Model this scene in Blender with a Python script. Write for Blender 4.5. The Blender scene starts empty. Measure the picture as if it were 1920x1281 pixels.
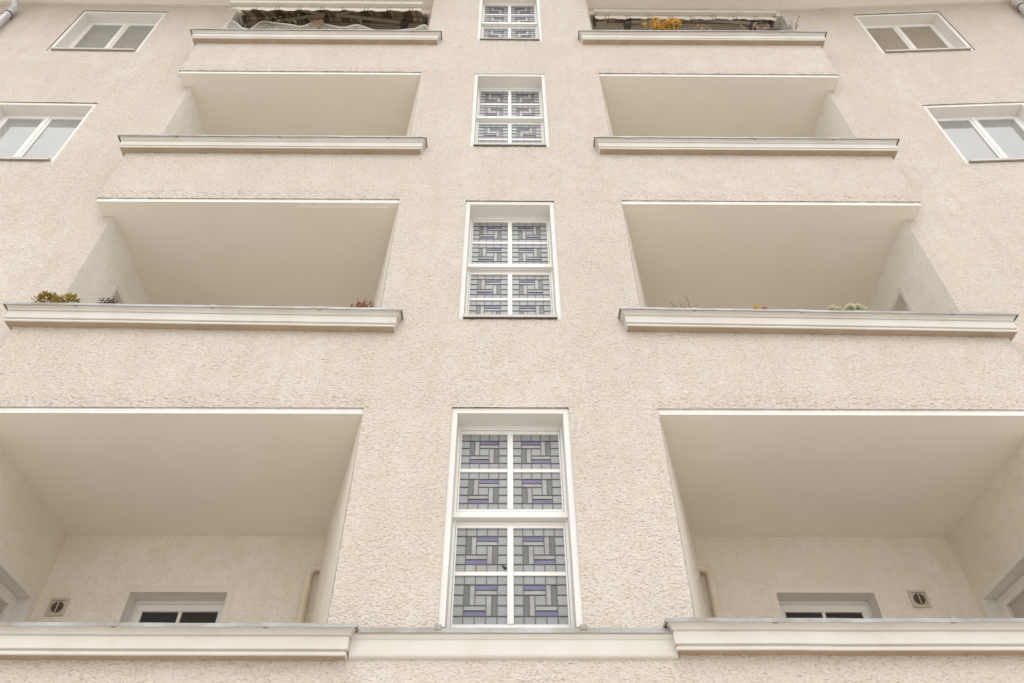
import bpy, math, random
import numpy as np
from mathutils import Vector, Matrix
random.seed(7)
rng = np.random.default_rng(7)
SC = bpy.context.scene
COL = SC.collection
R = math.radians

# ------------------------------------------------------------------ materials
def new_mat(name):
    m = bpy.data.materials.new(name); m.use_nodes = True
    nt = m.node_tree; nt.nodes.clear()
    out = nt.nodes.new('ShaderNodeOutputMaterial')
    b = nt.nodes.new('ShaderNodeBsdfPrincipled')
    nt.links.new(b.outputs[0], out.inputs[0])
    return m, nt, b, out
def N(nt, t, **kw):
    n = nt.nodes.new('ShaderNode' + t)
    for k, v in kw.items():
        if k in n.inputs.keys(): n.inputs[k].default_value = v
        else: setattr(n, k, v)
    return n
def pos(nt, scale=(1, 1, 1)):
    g = N(nt, 'NewGeometry'); v = N(nt, 'VectorMath', operation='MULTIPLY')
    nt.links.new(g.outputs['Position'], v.inputs[0]); v.inputs[1].default_value = scale
    return v.outputs[0]
def ramp(nt, src, stops):
    r = N(nt, 'ValToRGB'); nt.links.new(src, r.inputs[0])
    e = r.color_ramp.elements
    while len(e) > 1: e.remove(e[-1])
    e[0].position, e[0].color = stops[0][0], (*stops[0][1], 1) if not isinstance(stops[0][1], float) else (stops[0][1],) * 3 + (1,)
    for p, c in stops[1:]:
        k = e.new(p); k.color = (*c, 1) if not isinstance(c, float) else (c, c, c, 1)
    return r.outputs[0]
def mixc(nt, fac, a, b, mode='MIX'):
    m = N(nt, 'Mix', data_type='RGBA', blend_type=mode)
    for s, v in ((m.inputs[0], fac), (m.inputs[6], a), (m.inputs[7], b)):
        if isinstance(v, (int, float)): s.default_value = v
        elif isinstance(v, tuple): s.default_value = (*v, 1)
        else: nt.links.new(v, s)
    return m.outputs[2]
def math_(nt, op, a, b=None):
    m = N(nt, 'Math', operation=op)
    for i, v in enumerate((a, b)):
        if v is None: continue
        if isinstance(v, (int, float)): m.inputs[i].default_value = v
        else: nt.links.new(v, m.inputs[i])
    return m.outputs[0]

def stucco(name, base, amp, disp, pit_amt=.46):
    m, nt, b, out = new_mat(name)
    # big blotches, faint water marks, and the rough-cast relief itself
    big = N(nt, 'TexNoise', Scale=.9, Detail=3.0, Roughness=.55); nt.links.new(pos(nt, (1, 1, .7)), big.inputs[0])
    mid = N(nt, 'TexNoise', Scale=7.0, Detail=3.0, Roughness=.6); nt.links.new(pos(nt), mid.inputs[0])
    c = mixc(nt, ramp(nt, big.outputs[0], [(.36, 0.0), (.64, 1.0)]), tuple(x * .955 for x in base), tuple(min(1, x * y) for x, y in zip(base, (1.02, 1.035, 1.05))))
    c = mixc(nt, ramp(nt, mid.outputs[0], [(.42, 0.0), (.7, 1.0)]), c, tuple(x * y for x, y in zip(base, (.965, .945, .92))))
    stk = N(nt, 'TexNoise', Scale=1.0, Detail=4.0, Roughness=.6); nt.links.new(pos(nt, (5.5, 2, .55)), stk.inputs[0])
    c = mixc(nt, math_(nt, 'MULTIPLY', ramp(nt, stk.outputs[0], [(.50, 0.0), (.72, 1.0)]), .55), c, tuple(x * y for x, y in zip(base, (.90, .885, .865))))
    warp = N(nt, 'TexNoise', Scale=22.0, Detail=1.0); nt.links.new(pos(nt), warp.inputs[0])
    wv = N(nt, 'VectorMath', operation='SCALE'); nt.links.new(warp.outputs[1], wv.inputs[0]); wv.inputs['Scale'].default_value = .02
    add = N(nt, 'VectorMath', operation='ADD'); nt.links.new(pos(nt, (.72, .8, 1.25)), add.inputs[0]); nt.links.new(wv.outputs[0], add.inputs[1])
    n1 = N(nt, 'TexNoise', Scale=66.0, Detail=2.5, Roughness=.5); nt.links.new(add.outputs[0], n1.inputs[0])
    n2 = N(nt, 'TexNoise', Scale=34.0, Detail=1.0); nt.links.new(add.outputs[0], n2.inputs[0])
    patch = N(nt, 'TexNoise', Scale=2.6, Detail=1.0); nt.links.new(pos(nt), patch.inputs[0])
    sm = ramp(nt, patch.outputs[0], [(.3, .72), (.6, 1.0)])
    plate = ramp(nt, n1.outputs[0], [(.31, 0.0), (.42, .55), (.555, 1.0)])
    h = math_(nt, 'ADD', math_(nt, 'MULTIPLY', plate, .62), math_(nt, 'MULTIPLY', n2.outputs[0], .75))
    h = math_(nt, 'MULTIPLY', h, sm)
    dirt = ramp(nt, n1.outputs[0], [(.30, 1.0), (.41, 0.0)])  # pits darkened: crevice shade and pore dirt both put into the colour
    if disp:      # coarser, deeper render along the bottom edge of every parapet
        xyz = N(nt, 'SeparateXYZ'); nt.links.new(pos(nt), xyz.inputs[0])
        fz = math_(nt, 'FRACT', math_(nt, 'DIVIDE', math_(nt, 'SUBTRACT', xyz.outputs[2], 5.385), 2.842))
        zone = ramp(nt, fz, [(0.0, 1.0), (.045, 1.0), (.062, 0.0), (1.0, 0.0)])
        ax = math_(nt, 'ABSOLUTE', xyz.outputs[0])
        zone = math_(nt, 'MULTIPLY', zone, math_(nt, 'MULTIPLY', math_(nt, 'GREATER_THAN', ax, 1.13), math_(nt, 'LESS_THAN', xyz.outputs[1], .1)))
        zone = math_(nt, 'MULTIPLY', zone, math_(nt, 'LESS_THAN', ax, 4.4))
        crs = ramp(nt, n2.outputs[0], [(.33, 0.0), (.46, 1.0)])
        h = math_(nt, 'SUBTRACT', h, math_(nt, 'MULTIPLY', zone, math_(nt, 'MULTIPLY', math_(nt, 'SUBTRACT', 1.0, crs), .5)))
        dirt = math_(nt, 'MAXIMUM', dirt, math_(nt, 'MULTIPLY', zone, ramp(nt, n2.outputs[0], [(.31, .5), (.40, 0.0)])))
    c = mixc(nt, math_(nt, 'MULTIPLY', dirt, pit_amt), c, tuple(x * y for x, y in zip(base, (.6, .53, .46))))
    nt.links.new(c, b.inputs['Base Color'])
    b.inputs['Roughness'].default_value = .95
    b.inputs['Specular IOR Level'].default_value = .15
    if disp:
        d = N(nt, 'Displacement', Midlevel=1.0, Scale=amp); nt.links.new(h, d.inputs['Height'])
        nt.links.new(d.outputs[0], out.inputs['Displacement'])
        m.displacement_method = 'BOTH'
    else:
        bp = N(nt, 'Bump', Strength=1.0, Distance=amp); nt.links.new(h, bp.inputs['Height'])
        nt.links.new(bp.outputs[0], b.inputs['Normal'])
    return m
def plain(name, col, rough=.6, var=.06, scale=3.0, bump=0.0, bscale=60.0, metal=0.0, ior=None, spec=None):
    m, nt, b, out = new_mat(name)
    n = N(nt, 'TexNoise', Scale=scale, Detail=4.0, Roughness=.6); nt.links.new(pos(nt), n.inputs[0])
    nt.links.new(mixc(nt, ramp(nt, n.outputs[0], [(.35, 0.0), (.68, 1.0)]), col, tuple(x * (1 - var * k) for x, k in zip(col, (1.6, 1.9, 2.3)))), b.inputs['Base Color'])
    b.inputs['Roughness'].default_value = rough; b.inputs['Metallic'].default_value = metal
    if ior: b.inputs['IOR'].default_value = ior
    if spec is not None: b.inputs['Specular IOR Level'].default_value = spec
    if bump:
        k = N(nt, 'TexNoise', Scale=bscale, Detail=3.0); nt.links.new(pos(nt), k.inputs[0])
        bp = N(nt, 'Bump', Strength=.6, Distance=bump); nt.links.new(k.outputs[0], bp.inputs['Height'])
        nt.links.new(bp.outputs[0], b.inputs['Normal'])
    return m

WALL = (.656, .590, .527)
M = {}
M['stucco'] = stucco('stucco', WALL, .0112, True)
M['stucco_in'] = stucco('stucco_inner', (.87, .81, .725), .007, False, .32)
M['cheek'] = stucco('cheek_render', (.89, .875, .835), .005, False, .22)
M['plaster'] = plain('white_plaster', (.79, .775, .745), .8, .025, 2.0, .0012, 40, spec=.25)
M['moulding'] = plain('white_moulding', (.70, .675, .63), .7, .05, 3.0, .0008, 30, spec=.3)
M['under'] = plain('underside_shade', (.44, .35, .26), .95, .1, 4.0)  # brown shade below the cornice put into the underside colour
M['soffit'] = plain('balcony_ceiling', (.85, .80, .73), .9, .022, 1.2, .0006, 90, spec=.2)
M['paint'] = plain('window_paint', (.80, .79, .765), .4, .02, 6.0)
M['zinc'] = plain('zinc_sheet', (.42, .425, .43), .45, .2, 4.0, .001, 12, metal=.45)
M['zinc_paint'] = plain('painted_sill', (.56, .53, .49), .55, .06, 4.0)
M['pipe'] = plain('galvanised_pipe', (.66, .68, .70), .42, .06, 6.0, metal=.45)
M['pipe_cream'] = plain('cream_pipe', (.78, .70, .57), .6, .05, 5.0)
M['lead'] = plain('lead_came', (.12, .12, .122), .5, .1, 20.0, metal=.3)
M['dark'] = plain('dark_room', (.03, .028, .025), .8)
M['cream'] = plain('cream_plaster', (.81, .755, .68), .9, .03, 3.0)
M['inner5'] = plain('loggia_shade_tone', (.58, .52, .44), .9, .1)  # top loggia back wall, the awnings' shade put into a darker colour
M['metal_dark'] = plain('dark_bracket', (.13, .12, .105), .5)
M['arm'] = plain('awning_arm', (.46, .40, .33), .45, .05)
M['bar'] = plain('awning_bar', (.66, .62, .56), .5, .04)
M['vent'] = plain('vent_frame', (.62, .56, .46), .6, .05)
M['grille'] = plain('vent_grille', (.12, .095, .072), .7)
M['side_pane'] = plain('grey_pane', (.50, .47, .43), .3, .05, 4.0)  # side window glass, reflection of the opposite wall put into a flat grey
M['roof'] = plain('roof_tile', (.20, .085, .055), .8, .1, 8.0)
M['soil'] = plain('soil', (.05, .035, .025), .95)
M['trough'] = plain('planter_plastic', (.16, .10, .07), .6)
M['pave'] = plain('paving', (.72, .69, .64), .9, .12, 1.5, .004, 20)

def specks(m, col, size, scale):
    nt = m.node_tree; b = [n for n in nt.nodes if n.type == 'BSDF_PRINCIPLED'][0]; l = b.inputs['Base Color'].links[0]; src = l.from_socket
    v = N(nt, 'TexVoronoi', Scale=scale); nt.links.new(pos(nt), v.inputs['Vector'])
    nt.links.new(mixc(nt, math_(nt, 'LESS_THAN', v.outputs['Distance'], size), src, col), b.inputs['Base Color'])
specks(M['soffit'], (.40, .32, .24), .016, 1.7)
def glass(name, col, rough, ior, wob, bscale, var=.1, vs=3.0):
    m = plain(name, col, rough, var, vs, ior=ior)
    nt = m.node_tree; b = [n for n in nt.nodes if n.type == 'BSDF_PRINCIPLED'][0]
    k = N(nt, 'TexNoise', Scale=bscale, Detail=1.0); nt.links.new(pos(nt), k.inputs[0])
    bp = N(nt, 'Bump', Strength=.5, Distance=wob); nt.links.new(k.outputs[0], bp.inputs['Height'])
    nt.links.new(bp.outputs[0], b.inputs['Normal'])
    return m
M['pane'] = glass('window_glass', (.22, .23, .215), .015, 2.9, .0012, 2.2, .22)
for q_, c_ in (('pane_lu', (.27, .28, .265)), ('pane_ll', (.29, .295, .29)), ('pane_ru', (.27, .225, .165)), ('pane_rl', (.25, .255, .255))):
    M[q_] = glass('window_glass_' + q_, c_, .015, 3.2 if q_[-1] == 'l' else 2.6, .0012, 2.2, .1)
M['door_glass'] = glass('door_glass', (.045, .045, .043), .04, 1.35, .001, 2.0)
M['g_clear'] = glass('glass_clear', (.30, .312, .318), .32, 1.6, .002, 30, .08, 9)
M['g_pale'] = glass('glass_pale', (.37, .372, .365), .34, 1.6, .002, 30, .16, 9)
M['g_grey'] = glass('glass_smoke', (.135, .14, .146), .34, 1.55, .002, 30, .1, 9)
M['g_blue'] = glass('glass_violet', (.155, .145, .285), .36, 1.55, .002, 30, .15, 9)

# ------------------------------------------------------------------ mesh helper
class MB:
    def __init__(s): s.v = []; s.f = []; s.m = []
    def face(s, pts, m=0):
        i = len(s.v); s.v += [tuple(p) for p in pts]; s.f.append(tuple(range(i, i + len(pts)))); s.m.append(m)
    def hexa(s, p, m=0):      # p: 8 points, bottom ring then top ring
        i = len(s.v); s.v += [tuple(q) for q in p]
        for q in ((3, 2, 1, 0), (4, 5, 6, 7), (0, 1, 5, 4), (1, 2, 6, 5), (2, 3, 7, 6), (3, 0, 4, 7)):
            s.f.append(tuple(i + k for k in q)); s.m.append(m)
    def box(s, x0, x1, y0, y1, z0, z1, m=0):
        x0, x1 = sorted((x0, x1)); y0, y1 = sorted((y0, y1)); z0, z1 = sorted((z0, z1))
        s.hexa([(x0, y0, z0), (x1, y0, z0), (x1, y1, z0), (x0, y1, z0), (x0, y0, z1), (x1, y0, z1), (x1, y1, z1), (x0, y1, z1)], m)
    def beam(s, a, b, w, h, m=0, up=(0, 0, 1)):
        a, b = Vector(a), Vector(b); d = (b - a).normalized(); r = d.cross(Vector(up)).normalized(); u = r.cross(d)
        s.hexa([a - r * w / 2 - u * h / 2, a + r * w / 2 - u * h / 2, b + r * w / 2 - u * h / 2, b - r * w / 2 - u * h / 2,
                a - r * w / 2 + u * h / 2, a + r * w / 2 + u * h / 2, b + r * w / 2 + u * h / 2, b - r * w / 2 + u * h / 2], m)
    def grid(s, rows, m=0, close=False):
        i = len(s.v); n = len(rows[0])
        for r in rows: s.v += [tuple(p) for p in r]
        for a in range(len(rows) - 1):
            for b in range(n if close else n - 1):
                c = (b + 1) % n
                s.f.append((i + a * n + b, i + a * n + c, i + (a + 1) * n + c, i + (a + 1) * n + b)); s.m.append(m)
    def tube(s, pts, r, seg=10, m=0, caps=True):
        pts = [Vector(p) for p in pts]; rows = []; ref = None
        for k, p in enumerate(pts):
            d = (pts[min(k + 1, len(pts) - 1)] - pts[max(k - 1, 0)]).normalized()
            if ref is None: ref = d.orthogonal().normalized()
            ref = (ref - d * ref.dot(d)).normalized(); q = d.cross(ref)
            rr = r[k] if isinstance(r, (list, tuple)) else r
            rows.append([p + (ref * math.cos(t) + q * math.sin(t)) * rr for t in [2 * math.pi * j / seg for j in range(seg)]])
        s.grid(rows, m, True)
        if caps:
            s.face(list(reversed(rows[0])), m); s.face(rows[-1], m)
    def build(s, name, mats, parent=None, smooth=False, bevel=0.0, fix=True, auto=None):
        me = bpy.data.meshes.new(name); me.from_pydata(s.v, [], s.f)
        for q in (mats if isinstance(mats, list) else [mats]): me.materials.append(M[q] if isinstance(q, str) else q)
        me.polygons.foreach_set('material_index', s.m)
        if fix:
            import bmesh
            bm = bmesh.new(); bm.from_mesh(me); bmesh.ops.recalc_face_normals(bm, faces=bm.faces); bm.to_mesh(me); bm.free()
        if smooth: me.polygons.foreach_set('use_smooth', [True] * len(me.polygons))
        me.update()
        o = bpy.data.objects.new(name, me); COL.objects.link(o)
        if parent is not None: o.parent = parent
        if bevel:
            bv = o.modifiers.new('bevel', 'BEVEL'); bv.width = bevel; bv.segments = 2; bv.limit_method = 'ANGLE'; bv.angle_limit = R(40)
        return o
def tag(o, label=None, cat=None, group=None, kind=None):
    for k, v in (('label', label), ('category', cat), ('group', group), ('kind', kind)):
        if v: o[k] = v
    return o
def empty(name, loc=(0, 0, 0)):
    o = bpy.data.objects.new(name, None); COL.objects.link(o); o.location = loc; o.empty_display_size = .2
    return o

def sheet(name, U, Z, keep, fn, mat, parent):
    """a finely divided wall sheet: U, Z cut positions, keep(uc, zc) -> mask, fn(u, z) -> xyz"""
    U = np.asarray(U); Z = np.asarray(Z); nu, nz = len(U), len(Z)
    uu, zz = np.meshgrid(U, Z); co = np.stack(fn(uu.ravel(), zz.ravel()), 1)
    uc, zc = np.meshgrid((U[1:] + U[:-1]) / 2, (Z[1:] + Z[:-1]) / 2); k = keep(uc.ravel(), zc.ravel())
    i = (np.arange(nz - 1)[:, None] * nu + np.arange(nu - 1)[None]).ravel()[k]
    q = np.stack([i, i + 1, i + nu + 1, i + nu], 1)
    used = np.unique(q); rem = np.full(nu * nz, -1); rem[used] = np.arange(len(used)); q = rem[q]; co = co[used]
    me = bpy.data.meshes.new(name); me.vertices.add(len(co)); me.vertices.foreach_set('co', co.ravel())
    me.loops.add(q.size); me.loops.foreach_set('vertex_index', q.ravel())
    me.polygons.add(len(q)); me.polygons.foreach_set('loop_start', np.arange(0, q.size, 4)); me.polygons.foreach_set('loop_total', np.full(len(q), 4))
    me.materials.append(M[mat]); me.update(); me.validate()
    me.polygons.foreach_set('use_smooth', np.ones(len(q), bool))
    o = bpy.data.objects.new(name, me); COL.objects.link(o); o.parent = parent
    return o
def cuts(marks, step):
    """positions through all marks with about the given step between them"""
    marks = sorted(set(round(x, 4) for x in marks)); out = [marks[0]]
    for a, b in zip(marks[:-1], marks[1:]):
        st = step(.5 * (a + b)) if callable(step) else step
        n = max(1, round((b - a) / st)); out += [a + (b - a) * (j + 1) / n for j in range(n)]
    return out

# ------------------------------------------------------------------ dimensions
BAY, PAR, REC, DEEP = 1.17, 4.35, .204, 1.903       # half bay, outer parapet edge, wing recess, loggia depth
CUT = {-1: {1: (3.607, 3.615), 2: (6.436, 6.493), 3: (9.284, 9.286), 4: (12.085, 12.085)},
       1: {1: (3.642, 3.640), 2: (6.461, 6.404), 3: (9.308, 9.304), 4: (12.128, 12.142)}}   # coping top: inner, outer
SOF = {1: 2.60, 2: 5.41, 3: 8.236, 4: 11.09}        # top of the white band under each slab
EAVE = 13.60
WT = {1: 5.417, 2: 8.2165, 3: 11.068, 4: 13.84}     # outer top of the stair window surrounds
WX = -.007
def cz(s, k, ax):
    a, b = CUT[s][k]; return a + (b - a) * (ax - 1.0) / 3.4
building = tag(empty('apartment_building'), 'cream rough-cast apartment block with stacked loggia balconies and leaded stair windows', 'building')

# ------------------------------------------------------------------ stair bay and parapets: one rough-cast sheet
holes = []
for k, t in WT.items(): holes.append((WX - .465, WX + .465, t - 1.795, t))
for s in (-1, 1):
    for k in (1, 2, 3, 4):
        z0 = min(CUT[s][k]) - .10; z1 = SOF[k + 1] if k < 4 else 16.0
        holes.append((BAY, 4.60, z0, z1) if s > 0 else (-4.60, -BAY, z0, z1))
um = [-4.554, -4.35, -BAY, 0, BAY, 4.35, 4.554] + [h[0] for h in holes if abs(h[0]) < 1.2] + [h[1] for h in holes if abs(h[1]) < 1.2]
zm = [0, 3.2, 15.6] + [h[2] for h in holes] + [h[3] for h in holes if h[3] < 15.5]
Uc = cuts(um, .0105)
Zc = cuts(zm, lambda z: .35 if z < 3.2 else .0085 if z < 6.3 else .012 if z < 9.2 else .017 if z < 14 else .1)
def keep(u, z):
    k = np.ones(len(u), bool)
    for a, b, c, d in holes: k &= ~((u > a) & (u < b) & (z > c) & (z < d))
    return k
def bend(u, z):
    au = np.abs(u); over = np.maximum(au - PAR, 0)
    return np.sign(u) * np.minimum(au + .010 * (over > 0), PAR + .010), over - .010, z
sheet('facade_wall', Uc, Zc, keep, bend, 'stucco', building)

# ------------------------------------------------------------------ wings
ANG = {-1: .5, 1: 2.5}
def wing(s, u, y, z):
    a = R(ANG[s]); ca, sa = math.cos(a), math.sin(a)
    return (s * (4.24 + u * ca + y * sa), REC - u * sa + y * ca, z)
WIN = {-1: [(1.05, 2.335, 12.035, 13.41), (1.06, 2.345, 9.215, 10.583)], 1: [(1.083, 2.395, 12.06, 13.388), (1.083, 2.395, 9.225, 10.588)]}
for s in (-1, 1):
    hs = WIN[s]
    U = cuts([0, 4.6, 9.0] + [h[0] for h in hs] + [h[1] for h in hs], lambda u: .02 if u < 4.6 else .4)
    Z = cuts([0, 5.2, 13.7] + [h[2] for h in hs] + [h[3] for h in hs], lambda z: .5 if z < 5.2 else .018)
    def kw(u, z):
        k = np.ones(len(u), bool)
        for a, b, c, d in hs: k &= ~((u > a) & (u < b) & (z > c) & (z < d))
        return k
    a = R(ANG[s])
    def fw(u, z):
        uu = u if s > 0 else u
        return s * (4.24 + uu * math.cos(a)), REC - .010 - uu * math.sin(a), z
    if s > 0: sheet('wing_wall', U, Z, kw, fw, 'stucco', building)
    else:      # run the sheet from outside in so its faces look outwards
        sheet('wing_wall', [-x for x in reversed(U)], Z, lambda u, z: kw(-u, z), lambda u, z: fw(-u, z), 'stucco', building)
    # the cheek closing the wing towards the loggia on the top floor
# ------------------------------------------------------------------ balconies
def sweep(mb, prof, s, k, m=0, x_in=1.09, x_out=4.325, back=REC, wav=0.0, n=1):
    rows = []; wz = [random.gauss(0, wav) for q in range(n + 1)]
    for o, z in prof:
        pts = [(x_in - o, .012, 0)] + [(x_in - o + (x_out - x_in + 2 * o) * q / n, -o, wz[q]) for q in range(n + 1)] + [(x_out + o, back, 0)]
        rows.append([(s * x, y, cz(s, k, x) + z + dz) for x, y, dz in pts])
    mb.grid(rows, m)
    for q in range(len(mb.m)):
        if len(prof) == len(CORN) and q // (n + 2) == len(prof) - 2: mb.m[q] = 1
CORN = [(0.0, -.012), (.122, -.014), (.121, -.022), (.112, -.030), (.103, -.040), (.097, -.052), (.096, -.062), (.082, -.063), (.082, -.070), (.090, -.072),
        (.087, -.146), (.066, -.148), (.066, -.160), (.083, -.163), (.083, -.180), (.074, -.184), (0.0, -.187)]
LIP = [(-.16, .004), (.0, .002), (.132, -.004), (.135, -.006), (.135, -.030), (.132, -.030), (.130, -.010), (0.0, -.006)]
for s in (-1, 1):
    for k in (1, 2, 3, 4):
        zt, zb = SOF[k] - .052, SOF[k]
        a = MB()
        xi, xo = BAY + .02, PAR - .012
        # slab (its underside is the ceiling of the loggia below), parapet core and floor
        back = DEEP + .02
        lo = [(s * (BAY + .004), .006, zt), (s * xo, .006, zt), (s * xo, REC - .004, zt), (s * 4.30, REC - .002, zt), (s * 4.34, back, zt), (s * 1.74, back, zt)]
        a.face(lo, 1)
        a.face([(p[0], p[1], zt + .2) for p in lo], 0)
        for p, q in zip(lo, lo[1:] + lo[:1]): a.face([p, q, (q[0], q[1], zt + .2), (p[0], p[1], zt + .2)], 2 if p[1] < .01 and q[1] < .01 else 1)
        ct = lambda x: cz(s, k, x) - .012
        for x0, x1, y0, y1 in ((xi, xo, .012, .17), (xo - .15, xo, .17, REC)):
            a.hexa([(s * x0, y0, zt + .2), (s * x1, y0, zt + .2), (s * x1, y1, zt + .2), (s * x0, y1, zt + .2), (s * x0, y0, ct(x0)), (s * x1, y0, ct(x1)), (s * x1, y1, ct(x1)), (s * x0, y1, ct(x0))], 0)
        bal = a.build('balcony', ['stucco_in', 'soffit', 'plaster'], building)
        c = MB(); sweep(c, CORN, s, k, wav=.0008, n=10)
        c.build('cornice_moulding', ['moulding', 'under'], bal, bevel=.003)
        c = MB(); sweep(c, LIP, s, k, wav=.0014, n=20)
        for q in range(3):
            x = 1.5 + q * 1.13 + random.uniform(-.2, .2); z = cz(s, k, x)
            c.box(s * (x - .012), s * (x + .012), -.1358, -.05, z - .0305, z + .002)
        c.build('metal_capping', 'zinc', bal)
        # smooth plaster band above the opening below
        c = MB(); c.box(s * (BAY - .012), s * (PAR - .006), .005, .02, zt - .001, zb + .035)
        c.box(s * (PAR - .02), s * (PAR - .005), .021, REC - .003, zt - .001, zb + .035)
        c.build('plaster_band', 'plaster', bal)

# loggia walls
DOORS = {-1: (-3.483, -2.585), 1: (2.452, 3.366)}
SIDE = {1: (.95, 1.80, 4.675), 2: (.81, 1.62, 7.71)}
def hole_strip(mb, a0, a1, z0, z1, h, f, m=0):
    """flat wall a0..a1 x z0..z1 with a hole h=(b0,b1,c0,c1); f(a,z)->xyz"""
    A = sorted({a0, a1, *(h[:2] if h else ())}); Zs = sorted({z0, z1, *(h[2:] if h else ())})
    for p, q in zip(A[:-1], A[1:]):
        for c, d in zip(Zs[:-1], Zs[1:]):
            if h and h[0] <= (p + q) / 2 <= h[1] and h[2] <= (c + d) / 2 <= h[3]: continue
            mb.face([f(p, c), f(q, c), f(q, d), f(p, d)], m)
def splay(s, t, z): return (s * (BAY + .002 + (1.785 - BAY - .002) * t), -.009 + (DEEP + .009) * t, z)
def outer(s, y, z): return (s * (4.24 + (4.285 - 4.24) * (y - REC) / (DEEP - REC)), y if y > REC + .001 else REC - .014, z)
for s in (-1, 1):
    for k in (1, 2, 3, 4):
        z0 = SOF[k] + .148; z1 = (SOF[k + 1] - .052) if k < 4 else EAVE + .02
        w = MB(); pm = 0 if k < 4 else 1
        dh = None
        if k == 1: dh = (*DOORS[s], z0, 4.787)
        hole_strip(w, s * 1.785, s * 4.285, z0, z1, dh, lambda x, z: (x, DEEP, z), pm)
        if k == 2: pass
        hole_strip(w, 0, 1, z0, z1, None, lambda t, z: splay(s, t, z), 0)
        sh = (SIDE[k][0], SIDE[k][1], z0, SIDE[k][2]) if k in SIDE else None
        hole_strip(w, REC, DEEP, z0, z1, sh, lambda y, z: outer(s, y, z), 0 if k == 1 else 2)
        w.build('loggia_wall', ['stucco_in', 'inner5', 'cheek'], building, fix=False)
        if k in SIDE:   # window in the cheek wall
            y0, y1, zt = SIDE[k]; x = lambda y, d: s * (abs(outer(s, y, 0)[0]) + d)
            r = MB()
            for d0, d1, ya, yb in ((-.004, .20, y0, y0 + .004), (-.004, .20, y1 - .004, y1)):
                r.hexa([(x(ya, d0), ya, z0), (x(ya, d1), ya, z0), (x(yb, d1), yb, z0), (x(yb, d0), yb, z0), (x(ya, d0), ya, zt), (x(ya, d1), ya, zt), (x(yb, d1), yb, zt), (x(yb, d0), yb, zt)])
            r.hexa([(x(y0, -.004), y0, zt - .004), (x(y0, .2), y0, zt - .004), (x(y1, .2), y1, zt - .004), (x(y1, -.004), y1, zt - .004), (x(y0, -.004), y0, zt), (x(y0, .2), y0, zt), (x(y1, .2), y1, zt), (x(y1, -.004), y1, zt)])
            # flat plaster surround
            e = .006
            for ya, yb, za, zb in ((y0 - .05, y0, z0, zt + .05), (y1, y1 + .05, z0, zt + .05), (y0, y1, zt, zt + .05)):
                r.hexa([(x(ya, -e), ya, za), (x(ya, .01), ya, za), (x(yb, .01), yb, za), (x(yb, -e), yb, za), (x(ya, -e), ya, zb), (x(ya, .01), ya, zb), (x(yb, .01), yb, zb), (x(yb, -e), yb, zb)])
            so = r.build('side_window', 'plaster', building)
            f = MB()
            for ya, yb, za, zb in ((y0 + .004, y0 + .09, z0, zt - .006), (y1 - .09, y1 - .004, z0, zt - .006), (y0 + .09, y1 - .09, zt - .10, zt - .006)):
                f.box(x(1.2, .13), x(1.2, .20), ya, yb, za, zb)
            f.build('window_frame', 'paint', so, bevel=.004)
            g = MB(); g.box(x(1.2, .165), x(1.2, .175), y0 + .085, y1 - .085, z0, zt - .095); g.build('side_pane', 'side_pane', so)
    # balcony door, air vent and pipe on the first visible floor
    x0, x1 = DOORS[s]; z0, zt = SOF[1] + .148, 4.787
    r = MB()
    r.box(x0, x0 + .004, DEEP - .004, DEEP + .22, z0, zt - .004); r.box(x1 - .004, x1, DEEP - .004, DEEP + .22, z0, zt - .004)
    r.box(x0, x1, DEEP - .004, DEEP + .22, zt - .004, zt)
    bw = .06
    r.box(x0 - bw, x0, DEEP - .004, DEEP + .01, z0, zt + bw, 1); r.box(x1, x1 + bw, DEEP - .004, DEEP + .01, z0, zt + bw, 1); r.box(x0, x1, DEEP - .004, DEEP + .01, zt, zt + bw, 1)
    d = r.build('balcony_door', ['plaster', 'cream'], building)
    f = MB()
    xa, xb = x0 + .03, x1 - .03
    fy0, fy1 = DEEP + .15, DEEP + .21
    f.box(x0 + .005, x1 - .005, fy0 + .01, fy1, zt - .045, zt - .005)
    f.box(x0 + .005, xa, fy0 + .01, fy1, z0, zt - .045); f.box(xb, x1 - .005, fy0 + .01, fy1, z0, zt - .045)
    f.box(xa + .005, xb - .005, fy0, fy1 - .01, zt - .118, zt - .052)
    f.box(xa + .005, xa + .07, fy0, fy1 - .01, z0, zt - .118); f.box(xb - .07, xb - .005, fy0, fy1 - .01, z0, zt - .118)
    f.box((xa + xb) / 2 - .016, (xa + xb) / 2 + .016, fy0 + .006, fy1 - .01, z0, zt - .118)
    f.build('door_frame', 'paint', d, bevel=.004)
    for p, q in ((xa + .068, (xa + xb) / 2 - .014), ((xa + xb) / 2 + .014, xb - .068)):
        g = MB(); g.box(p, q, fy0 + .025, fy0 + .033, z0 + .1, zt - .116); g.build('pane', 'door_glass', d)
    vx, vz = ((-4.08, 4.637), (3.757, 4.72))[s > 0]
    v = MB(); e = .082
    for a, b, c, dd in ((-e, e, e - .02, e), (-e, e, -e, -e + .02), (-e, -e + .02, -e + .02, e - .02), (e - .02, e, -e + .02, e - .02)):
        v.box(vx + a, vx + b, DEEP - .022, DEEP, vz + c, vz + dd)
    v.box(vx - e + .02, vx + e - .02, DEEP - .008, DEEP, vz - e + .02, vz + e - .02)
    vo = v.build('air_vent', 'vent', building, bevel=.003)
    g = MB(); g.tube([(vx, DEEP - .009, vz), (vx, DEEP - .014, vz)], .052, 24)
    go = g.build('vent_grille', 'grille', vo)
    g = MB(); g.box(vx - .004, vx + .004, DEEP - .020, DEEP - .0145, vz - .052, vz + .052)
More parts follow.
